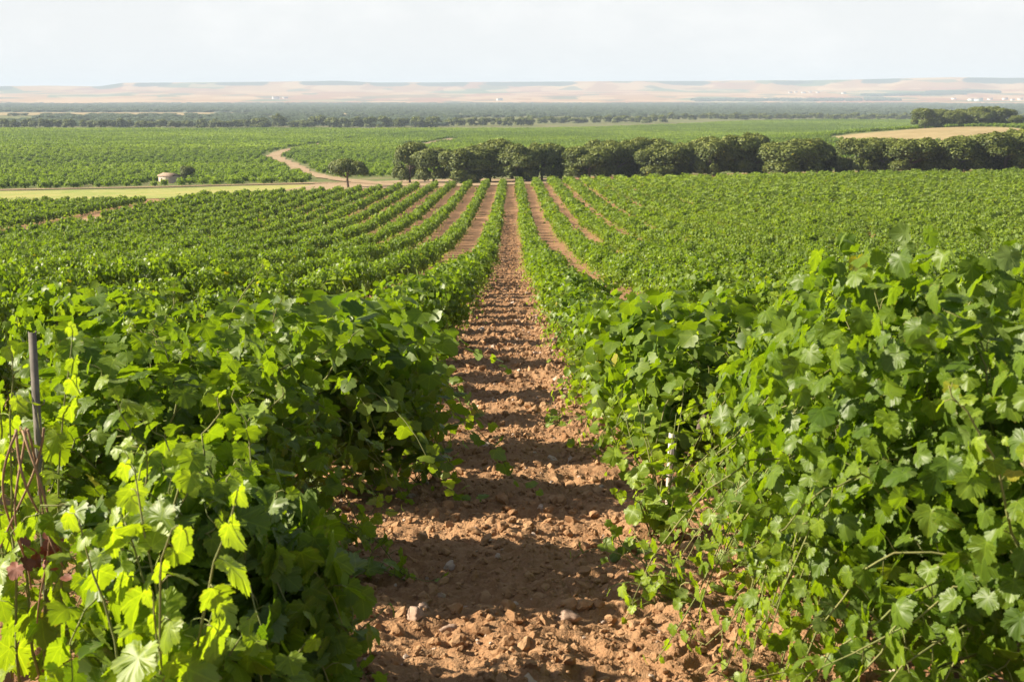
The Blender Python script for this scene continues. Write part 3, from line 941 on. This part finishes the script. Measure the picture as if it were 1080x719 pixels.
# unit pine: crown radius 4, overall height 7
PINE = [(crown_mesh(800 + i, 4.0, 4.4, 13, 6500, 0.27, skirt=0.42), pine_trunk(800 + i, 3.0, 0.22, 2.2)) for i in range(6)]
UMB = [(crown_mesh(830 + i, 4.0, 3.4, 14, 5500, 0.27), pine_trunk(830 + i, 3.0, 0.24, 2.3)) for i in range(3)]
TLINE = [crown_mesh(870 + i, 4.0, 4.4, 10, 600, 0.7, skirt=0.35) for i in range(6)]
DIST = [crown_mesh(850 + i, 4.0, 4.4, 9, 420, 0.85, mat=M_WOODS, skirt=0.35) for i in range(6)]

def add_tree(protos, key, name, x, y, wid, hgt, base_cr, lab, cat, group=None, zoff=0.0):
    """wid and hgt in metres; the source tree is 8 m wide and 7 m tall"""
    kk = (name, key)
    if kk in PROTO: root = copy_tree(PROTO[kk])
    else:
        cr, tk = protos
        root = empty(name, (0, 0, 0))
        if tk is not None: link("trunk", tk, root)
        c = link("crown", cr, root, (0, 0, base_cr))
        PROTO[kk] = root
    root.location = (x, y, Hf(x, y) + zoff)
    root.rotation_euler = (0, 0, random.uniform(0, 6.28))
    root.scale = (wid / 8.0, wid / 8.0, hgt / 7.0)
    if root.get('group'): del root['group']
    tag(root, lab, cat, group)
    return root

belt = [  # x in photo px, distance offset, width m, height m
    (432, 8, 6.4, 7.6), (457, 0, 9.0, 7.4), (492, -3, 10.5, 7.2), (516, 3, 11.0, 7.8), (545, -2, 9.5, 7.4), (572, 4, 10.0, 7.2), (600, 7, 8.0, 6.8),
    (622, -3, 10.5, 8.4), (650, 2, 10.0, 8.4), (676, 5, 10.5, 9.2), (700, -1, 9.5, 8.6), (724, 4, 10.5, 8.6), (750, 0, 9.5, 8.2), (776, 5, 10.0, 8.4),
    (800, 8, 8.0, 8.0), (832, -5, 11.5, 8.8), (856, 3, 10.0, 8.6), (884, 7, 9.5, 8.8), (908, 0, 9.5, 8.0), (936, 4, 10.5, 8.6), (962, -1, 10.0, 8.4), (986, 4, 10.0, 9.0),
    (1012, 0, 10.0, 8.6), (1038, 5, 10.0, 8.8), (1062, 0, 10.5, 9.2), (1088, 4, 10.0, 9.4), (1112, 0, 10.0, 9.4), (1138, 5, 10.0, 9.2), (1166, 1, 10.0, 9.0), (1196, 4, 10.0, 9.0),
    (540, 22, 10.0, 7.6), (640, 20, 10.0, 8.6), (690, 22, 11.0, 9.2), (740, 21, 10.0, 8.8), (792, 24, 10.0, 8.6), (925, 24, 10.0, 9.0), (975, 23, 10.0, 9.0), (1030, 22, 10.0, 9.4), (1080, 22, 10.0, 9.6)]
prev = 0
for i, (p_, off, w, h) in enumerate(belt):
    d = float(belt_d(px(p_, 280))) + off
    x = px(p_, d)
    hv = random.Random(i * 7 + 2)
    h *= hv.uniform(0.84, 1.14); w *= hv.uniform(0.95, 1.4)
    if p_ == 884: h *= 0.6; w *= 0.6
    if i >= 7: h *= 0.88
    if p_ > 860: h *= 0.88
    if i == 0: lab = "slim pine at the left end of the pine belt beyond the vine rows"
    elif off >= 20: lab = f"dark pine in the back rank of the belt, {ordinal(i - 29)} counted from the left"
    else: lab = f"rounded dense pine in the front rank of the belt, {ordinal(i + 1)} counted from the left"
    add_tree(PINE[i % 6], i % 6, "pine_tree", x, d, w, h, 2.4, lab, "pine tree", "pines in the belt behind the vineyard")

add_tree(UMB[0], 0, "umbrella_pine", px(366, 271), 271, 9.0, 6.3, 2.5, "lone umbrella pine with rounded crown standing on the pink dirt clearing", "pine tree")
d = 338.0
add_tree(PINE[2], 2, "bushy_tree", px(196, d), d, 4.4, 4.0, 2.2, "small round dark tree right of the plaster hut", "tree")
d = 258.0
add_tree(PINE[4], 4, "green_shrub", px(1078, d), d, 4.6, 3.2, 1.6, "low grey-green shrub at the right end of the vines before the pines", "shrub")
# stand of pines on the rise
for i, (p_, d, w, h) in enumerate([(975, 655, 15, 9.2), (990, 668, 15, 8.8), (1005, 655, 12, 7.6), (1018, 664, 15, 8.4), (1032, 655, 15, 9.0), (1046, 664, 15, 9.4), (1058, 655, 15, 8.6), (1072, 648, 9, 5.4)]):
    x = px(p_, d)
    add_tree(PINE[i % 6], i % 6, "pine_tree", x, d, w, h, 2.4, f"dark pine in the small stand above the tan stubble, {ordinal(i + 1)} from the left", "pine tree", "pines in the stand above the stubble field")

# far treeline along the end of the plain
r = random.Random(5)
px_ = -30.0; i = 0
while px_ < 560:
    d = 1195 + r.uniform(-14, 40) + (90 if px_ > 470 else 0)
    big = 1.45 if 275 < px_ < 300 else (1.25 if 330 < px_ < 460 else 1.0)
    w = r.uniform(8.5, 14) * big; h = r.uniform(6.0, 8.6) * big
    add_tree((TLINE[i % 6], None), i % 6, "treeline_tree", px(px_, d), d, w, h, 2.2, "small dark tree in the treeline closing the far vineyard on the left", "tree", "trees in the far treeline")
    px_ += w / d * 1500 * r.uniform(0.55, 1.0); i += 1
px_ = 560.0
while px_ < 1110:
    d = 1690 + r.uniform(-30, 80) - 260 * (px_ < 700)
    w = r.uniform(9, 15); h = r.uniform(5.5, 8.5)
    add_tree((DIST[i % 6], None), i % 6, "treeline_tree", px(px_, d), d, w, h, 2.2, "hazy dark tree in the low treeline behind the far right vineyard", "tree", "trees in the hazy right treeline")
    px_ += w / d * 1500 * r.uniform(0.45, 0.95); i += 1

# woodland across the valley: one mass
n = 19000
y = 1240 + 4500 * RNG.random(n) ** 1.35
x = (RNG.random(n) * 2 - 1) * 0.45 * y
dens = fbm(x / 620. + 3, y / 900., 55, 4)
keep = (dens > 0.40) | ((y > 2600) & (dens > 0.33))
keep &= ~((y < 1780) & (x > -60))
keep &= ~((y > 2050) & (y < 2500) & (x < -420))
keep &= RNG.random(n) < 0.35 + 0.65 * smooth(1400, 3000, y)
x, y = x[keep], y[keep]
P = np.stack([x, y, H(x, y) - 0.5 + 2.0], -1)
s = RNG.uniform(0.9, 1.4, len(x)) * (1 + 0.5 * smooth(2000, 5000, y))
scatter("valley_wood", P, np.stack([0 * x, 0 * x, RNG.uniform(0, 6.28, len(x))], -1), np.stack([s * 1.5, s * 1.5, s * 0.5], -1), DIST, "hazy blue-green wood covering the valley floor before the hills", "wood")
patch("wood_floor", -2600, 2600, lambda x: 2500 + 0 * x, lambda x: 5650 + 0 * x, land_material("blue-green wood floor", ((0.10, 0.15, 0.10), (0.11, 0.16, 0.105), (0.16, 0.18, 0.12)), (0.002, 0.01)), 0.6, 60, 30)  # blue-green ground colour beneath the scattered trees
patch("pale_field", -1100, -180, lambda x: 2080 + 0 * x, lambda x: 2470 + 0 * x, M_STUBBLE, 0.4)
patch("pale_far_field", 500, 1300, lambda x: 3150 + 0 * x, lambda x: 3500 + 0 * x, M_STUBBLE, 0.9)

# plantation blocks on the far slope
n = 900
bl = [(960, 7300, 480, 120), (1015, 7600, 360, 90), (835, 6500, 900, 160)]
PP = []
for p_, d, w, dp in bl:
    m = 300
    xx = px(p_, d) + RNG.uniform(-w / 2, w / 2, m); yy = d + RNG.uniform(-dp, dp, m)
    PP += [(a_, b_, hill_z(a_, b_)) for a_, b_ in zip(xx, yy)]
PP = np.array(PP)
scatter("plantation_wood", PP, np.stack([0 * PP[:, 0], 0 * PP[:, 0], RNG.uniform(0, 6, len(PP))], -1), np.full((len(PP), 3), 2.6) * [1.2, 1.2, 0.8], DIST, "dark plantation strips on the tan slope of the far hills", "wood")

# ------------------------------------------------------------------ hut and far buildings
def gable_house(w, l, h, rh):
    wl = Parts()
    V = np.array([[-w / 2, -l / 2, 0], [w / 2, -l / 2, 0], [w / 2, l / 2, 0], [-w / 2, l / 2, 0], [-w / 2, -l / 2, h], [w / 2, -l / 2, h], [w / 2, l / 2, h], [-w / 2, l / 2, h],
                  [-w / 2, 0, h + rh], [w / 2, 0, h + rh]])
    wl.add(V, [[4, 7, 8], [5, 9, 6]], [[0, 1, 5, 4], [2, 3, 7, 6], [3, 0, 4, 7], [1, 2, 6, 5]])
    rf = Parts(); t = 0.14; o = 0.22
    for s in (-1, 1):
        a = np.array([[-w / 2 - o, s * (l / 2 + o), h - rh * o / (l / 2) + .01], [w / 2 + o, s * (l / 2 + o), h - rh * o / (l / 2) + .01], [w / 2 + o, 0, h + rh + .01], [-w / 2 - o, 0, h + rh + .01]])
        b = a + [0, 0, t]
        V = np.concatenate([a, b])
        rf.add(V, None, [[0, 1, 2, 3], [4, 5, 6, 7], [0, 1, 5, 4], [1, 2, 6, 5], [3, 0, 4, 7]])
    return wl, rf

wl, rf = gable_house(4.4, 3.0, 1.75, 0.5)
hut = empty("hut", (HUT[0], HUT[1], Hf(*HUT) - 0.05), R(-38))
wm = wl.mesh("hut wall", [M_PLASTER]); link("wall", wm, hut)
link("roof", rf.mesh("hut roof", [M_TILE]), hut)
dp = Parts(); dp.add(*box(0.6, -1.53, 0.72, 0.75, 0.06, 1.44)); link("door", dp.mesh("hut door", [M_DOOR]), hut)
wp = Parts(); wp.add(*box(-1.1, -1.53, 1.0, 0.5, 0.06, 0.45)); link("window", wp.mesh("hut window", [M_DOOR]), hut)
tag(hut, "small pale plaster hut with a tiled roof among the vines", "hut")

wl, rf = gable_house(16, 9, 4.5, 2)
far_me = Parts()
far_w = wl.mesh("far farm wall", [M_WHITEW]); far_r = rf.mesh("far farm roof", [M_TILE])
FB = None
for p_, d, s, g in [(832, 7900, 1.2, 0), (838, 8000, 1, 0), (846, 7900, 1.4, 0), (853, 8050, 1, 0), (861, 7900, 1.1, 0), (888, 7700, 1.6, 0),
                    (1004, 6500, 1.3, 1), (1022, 6300, 1.6, 1), (1030, 6200, 2.2, 1), (1042, 6400, 1.5, 1), (1058, 6450, 1.4, 1), (1066, 6300, 1.2, 1), (1074, 6350, 1.4, 1),
                    (292, 6900, 2.0, 2), (302, 7000, 1.4, 2), (527, 6700, 1.6, 2)]:
    x = px(p_, d)
    if FB is None:
        FB = empty("farm_building", (0, 0, 0)); link("wall", far_w, FB); link("roof", far_r, FB); o = FB
    else: o = copy_tree(FB)
    o.location = (x, d, hill_z(x, d) - 0.5); o.rotation_euler = (0, 0, random.uniform(-0.6, 0.6)); o.scale = (s, s, s)
    tag(o, ["tiny white building in the hillside village below the far plateau", "tiny white building on the far valley edge at the right", "tiny lone white farm building on the far tan slope"][g], "building",
        ["buildings of the far hillside village", "buildings of the far valley edge", "lone far farm buildings"][g])

# ------------------------------------------------------------------ clods and stones on the path
def clod_mesh(seed, sub=2):
    import bmesh
    bm = bmesh.new(); bmesh.ops.create_icosphere(bm, subdivisions=sub, radius=1)
    rng = np.random.default_rng(seed)
    V = np.array([v.co[:] for v in bm.verts]); F = np.array([[v.index for v in f.verts] for f in bm.faces]); bm.free()
    dirs = unit(rng.normal(0, 1, (12, 3)))
    for dv in dirs:
        t = V @ dv; c = rng.uniform(0.42, 0.85)
        V = V - np.maximum(t - c, 0)[:, None] * dv * 0.85            # broken faces
    V = V * (1 + 0.13 * rng.normal(0, 1, (len(V), 1)).clip(-1.5, 1.5))
    V = V * np.array([1.15, 0.95, 0.72])
    me = mesh_np("clod", V, F, None, [M_CLOD])
    if sub < 3: me.polygons.foreach_set('use_smooth', np.zeros(len(F), bool))
    return me
CL = [clod_mesh(i) for i in range(7)]
n = 40000
d = 3.6 + 165 * RNG.random(n) ** 3.4
w = 1.55 + 0.0 * d
x = PX0 + RNG.uniform(-1, 1, n) * w
sz = (0.0046 + 0.00042 * np.minimum(d, 24)) * (1 + RNG.pareto(2.1, n)).clip(1, 5.5)
P = np.stack([x, d, H(x, d) + 0.035 + soil_relief(x - PX0, d) * smooth(1.72, 1.35, np.abs(x - PX0)) + sz * 0.2], -1)
scatter("soil_clods", P, RNG.uniform(0, 6.28, (n, 3)) * [0.12, 0.12, 1], np.repeat(sz[:, None], 3, 1) * RNG.uniform(0.8, 1.25, (n, 3)), CL, "loose reddish clods of dry soil strewn over the path", "soil")

def path_z(x, y):
    xa = np.array([x - PX0]); ya = np.array([y])
    return Hf(x, y) + float((0.035 + soil_relief(xa, ya) * smooth(1.72, 1.35, np.abs(xa)))[0])

def smooth_stone(seed):
    me = clod_mesh(seed, 3); me.materials.clear(); me.materials.append(M_STONE); return me
for i, (p_, d, s, lab) in enumerate([(487, 5.85, 0.034, "rounded pinkish stone on the lit soil in the middle of the path"),
                                     (441, 5.6, 0.028, "pale flat stone lying left of the pinkish stone on the path"),
                                     (604, 5.55, 0.040, "large brown lump of stone on the path near its right side"),
                                     (470, 5.35, 0.038, "blocky brown stone at the bottom of the path"),
                                     (432, 5.42, 0.045, "broad low stone half sunk in the path at lower left")]):
    x = px(p_, d)
    o = link("stone", smooth_stone(40 + i), None, (x, d, path_z(x, d) + s * 0.35), i * 1.3)
    o.scale = (s, s, s); tag(o, lab, "stone", "stones lying on the path")

# ------------------------------------------------------------------ low shoots on the path edges, foreground young vine
def sprig(name, x, y, nc, ln, lab, seed, size=0.08, up=0.55, young=0.3, level='hi', spread=1.0, gap=0.06, cat="vine shoot", bias=(0, 0)):
    rng = np.random.default_rng(seed)
    canes = []
    for i in range(nc):
        a = rng.uniform(0, 2 * np.pi); t = np.linspace(0, 1, 9); L = ln * rng.uniform(0.6, 1.1)
        hd = np.array([math.cos(a) + bias[0], math.sin(a) + bias[1], 0]); u_ = up * rng.uniform(0.7, 1.3)
        p = rng.normal(0, 0.03, 3) * [1, 1, 0] + hd * (spread * 0.6 * L * t)[:, None] + np.cumsum(rng.normal(0, 0.008, (9, 3)), 0)
        p[:, 2] = np.maximum(L * (u_ * t * 1.5 - 0.75 * (1 - u_) * 1.5 * t * t) + 0.02, 0.015)
        canes.append(p)
    cen = lambda p: unit(p * np.array([1, 1, 0.3]) + np.array([0, -0.12, 0.15]))
    P, Nn, Tp, Sz, Yg, Pet = shoots_to_leaves(canes, rng, gap, size, cen, 0.5)
    P[:, 2] = np.maximum(P[:, 2], 0.05)
    pt = Parts(); place_leaves(pt, level, P, Nn, Tp, Sz, np.clip(Yg + young * rng.uniform(0.4, 1.4, len(Yg)), 0, 1), rng)
    root = empty(name, (x, y, path_z(x, y) - 0.02) if abs(x - PX0) < 1.6 else (x, y, Hf(x, y)))
    link("foliage", pt.mesh("sprig leaves", [M_LEAF]), root)
    ct = Parts()
    for c in canes: ct.add(*tube(c, np.linspace(0.005, 0.0018, len(c)), 5))
    for a_, b_ in Pet: ct.add(*tube([a_, (a_ + b_) / 2 + [0, 0, 0.006], b_], 0.0015, 3))
    link("stem", ct.mesh("sprig stems", [M_CANE]), root)
    tag(root, lab, cat)
    return root

sprig("vine_shoot", px(668, 6.9), 6.9, 5, 0.34, "low leafy vine shoot on the soil right of the path's middle", 1, 0.075, 0.5, 0.15)
sprig("vine_shoot", px(722, 5.75), 5.75, 10, 0.46, "bright yellow-green vine shoot sprawling on the soil at lower right", 2, 0.066, 0.6, 0.6, bias=(-.2, 0))
sprig("vine_shoot", px(440, 9.6), 9.6, 9, 0.48, "yellow-green vine shoot spilling from the left row onto the path", 3, 0.085, 0.5, 0.45)
sprig("vine_shoot", px(352, 7.4), 7.4, 6, 0.38, "small bright vine shoot under the left row before the path", 4, 0.08, 0.6, 0.4)
sprig("vine_shoot", px(340, 6.2), 6.2, 6, 0.5, "shaded dark vine shoot trailing over soil at the left row's foot", 5, 0.10, 0.35, 0.0)
sprig("vine_shoot", px(598, 13.5), 13.5, 6, 0.4, "small vine shoot lying by the right row halfway down the path", 6, 0.09, 0.45, 0.2)
sprig("vine_shoot", px(700, 7.5), 7.5, 12, 0.70, "lit upright vine shoot beside the pale stake", 7, 0.085, 0.75, 0.4)

def young_vine(x, y, seed, hgt, nc, lab, size, young=0.45, lean=0.2, glow=0.0):
    rng = np.random.default_rng(seed); canes = []
    for i in range(nc):
        t = np.linspace(0, 1, 10); a = rng.uniform(0, 2 * np.pi); L = hgt * rng.uniform(0.65, 1.08)
        p = np.stack([math.cos(a) * lean * L * t ** 1.3, math.sin(a) * lean * L * t ** 1.3, L * t - 0.12 * L * t ** 3], -1) + np.cumsum(rng.normal(0, 0.010, (10, 3)), 0) + np.array([rng.normal(0, .08), rng.normal(0, .08), 0])
        canes.append(p)
    cen = lambda p: unit(np.stack([p[:, 0], p[:, 1] - 0.06, 0 * p[:, 0] + 0.1], -1))
    P, Nn, Tp, Sz, Yg, Pet = shoots_to_leaves(canes, rng, 0.075, size, cen, 1.0)
    if glow:
        lit = rng.random(len(P)) < glow
        Nn[lit] = np.array([-0.85, 0.42, 0.25]) + rng.normal(0, 0.22, (lit.sum(), 3)); Tp[lit] = np.array([0.2, 0.2, -1]) + rng.normal(0, 0.3, (lit.sum(), 3))
    pt = Parts(); place_leaves(pt, 'hi', P, Nn, Tp, Sz, np.clip(Yg * 0.7 + young * rng.uniform(0.2, 1.3, len(Yg)), 0, 1), rng)
    root = empty("young_vine", (x, y, Hf(x, y)))
    link("foliage", pt.mesh("young vine leaves", [M_LEAF]), root)
    ct = Parts()
    for c in canes: ct.add(*tube(c, np.linspace(0.006, 0.002, len(c)), 6))
    for a_, b_ in Pet: ct.add(*tube([a_, (a_ + b_) / 2 + [0, 0, 0.01], b_], 0.0018, 4))
    link("stem", ct.mesh("young vine stems", [M_CANE]), root)
    td = Parts()
    for i in range(5):
        c = canes[i % len(canes)]; b0 = c[rng.integers(5, 9)]; t = np.linspace(0, 1, 16)
        cv = b0 + np.stack([0.10 * t * math.cos(i) + 0.018 * np.cos(9 * t) * t, 0.05 * t + 0.018 * np.sin(9 * t) * t, 0.05 * t - 0.12 * t * t], -1)
        td.add(*tube(cv, 0.0014, 4))
    link("tendril", td.mesh("tendrils", [M_TENDRIL]), root)
    tag(root, lab, "young vine")
    return root
young_vine(px(150, 3.45), 3.4, 31, 1.03, 10, "young upright vine with large glowing yellow-green leaves at lower left", 0.135, 0.6, 0.16, 0.6)
young_vine(px(40, 3.3), 3.25, 32, 0.60, 18, "darker low leafy vine at the bottom left corner", 0.125, 0.1, 0.35)
young_vine(px(222, 3.75), 3.7, 33, 0.62, 12, "short leafy vine right of the glowing young vine at lower left", 0.125, 0.2, 0.3)

young_vine(px(15, 4.72), 4.7, 34, 1.42, 5, "tall thin lit shoot climbing in front of the grey post", 0.115, 0.6, 0.05, 0.6)
young_vine(px(285, 4.5), 4.45, 36, 0.42, 14, "dark low leafy vine sprawling onto the soil at the path's lower left edge", 0.115, 0.08, 0.7)
lowv = empty("grapevine", (-0.93, 4.12, Hf(-0.93, 4.12) - 0.03), R(8))
for nm, me in zip(("foliage", "shoots", "trunk"), vine_meshes(171, 'hi', 90, 0.047, 0.105, 900, L=0.42, width=0.66, height=0.66)):
    if nm != "trunk": link(nm, me, lowv)
tk = Parts(); tk.add(*tube([[0, 0, -0.08], [0.03, 0.01, 0.2], [0.0, 0.02, 0.46]], [0.034, 0.028, 0.02], 8)); link("trunk", tk.mesh("low vine trunk", [M_BARK]), lowv)
tag(lowv, "low dark bushy vine behind the glowing young vine in the lower left corner", "grapevine", "grapevines planted in rows on the slope")
# ------------------------------------------------------------------ trellis post with dried cane, pale stake
d = 4.9; x = px(22, d)
post = empty("trellis_post", (x, d, Hf(x, d)), R(20))
pp = Parts()
w, t_ = 0.027, 0.003
for (cx, cy, sx, sy) in ((0, 0, w, t_), (-w / 2 + t_ / 2, w / 2 * 0.9 + t_ / 2 + 0.0005, t_, w * 0.9), (w / 2 - t_ / 2, w / 2 * 0.9 + t_ / 2 + 0.0005, t_, w * 0.9)):
    pp.add(*box(cx, cy, 0.55, sx, sy, 1.42))
link("channel", pp.mesh("post channel", [M_STEEL]), post)
for z in (0.45, 0.75, 1.0, 1.2):
    hk = Parts(); hk.add(*tube([[w / 2 + .001, 0.0, z], [w / 2 + 0.012, -0.006, z + 0.006], [w / 2 + 0.014, -0.006, z + 0.022]], 0.0022, 5))
    link("hook", hk.mesh("post hooks", [M_STEEL]), post)
tag(post, "grey steel trellis post at the near end of the left row", "post")

rng = np.random.default_rng(3)
x2, d2 = px(14, 4.35), 4.35
cane = empty("dry_cane", (x2, d2, Hf(x2, d2)))
cp = Parts()
for i in range(6):
    t = np.linspace(0, 1, 14)
    a = rng.uniform(-1, 1, 4)
    cv = np.stack([(0.03 + 0.04 * abs(a[2])) * np.sin((3 + 2 * a[3]) * t + a[0] * 3) + 0.14 * a[1] * t, -0.02 + 0.04 * np.cos(5 * t + a[2] * 3), 0.98 - (0.50 + 0.16 * a[3]) * t], -1)
    cp.add(*tube(cv, np.linspace(0.0048, 0.0028, 14), 6))
link("stem", cp.mesh("dry cane stems", [M_DRYCANE]), cane)
lp = Parts()
n = 12
q = np.stack([rng.normal(0, 0.06, n), rng.normal(-0.02, 0.03, n), rng.uniform(0.48, 0.72, n)], -1)
place_leaves(lp, 'hi', q, rng.normal(0, 1, (n, 3)), rng.normal(0, .7, (n, 3)) + [0, 0, -1], rng.uniform(0.03, 0.06, n), np.zeros(n), rng)
link("dead_leaves", lp.mesh("dead leaves", [M_DEAD]), cane)
tag(cane, "tangle of dried brown cane with red dead leaves hanging on the post", "dry cane")

d = 8.25; x = px(712, d)
st = Parts(); st.add(*tube([[0, 0, -0.1], [0.008, 0, 0.35], [0.016, 0, 0.57]], [0.021, 0.02, 0.018], 10))
o = link("stake", st.mesh("stake", [M_STAKE]), None, (x, d, Hf(x, d))); tag(o, "pale round stake standing in the gap of the right row", "stake")

# ------------------------------------------------------------------ haze over the whole land
m, t, out = new_mat("haze air")
pv = t.nodes.new("ShaderNodeVolumePrincipled")
pv.inputs['Color'].default_value = (0.66, 0.78, 0.95, 1)
pv.inputs['Density'].default_value = 1.3e-4
pv.inputs['Anisotropy'].default_value = 0.0
t.links.new(pv.outputs[0], out.inputs['Volume'])
hz = Parts(); hz.add(*box(0, 4500, 51, 30000, 24000, 186))
tag(link("haze", hz.mesh("haze", [m])), "thin pale haze filling the air over the plain", "haze", kind="stuff")
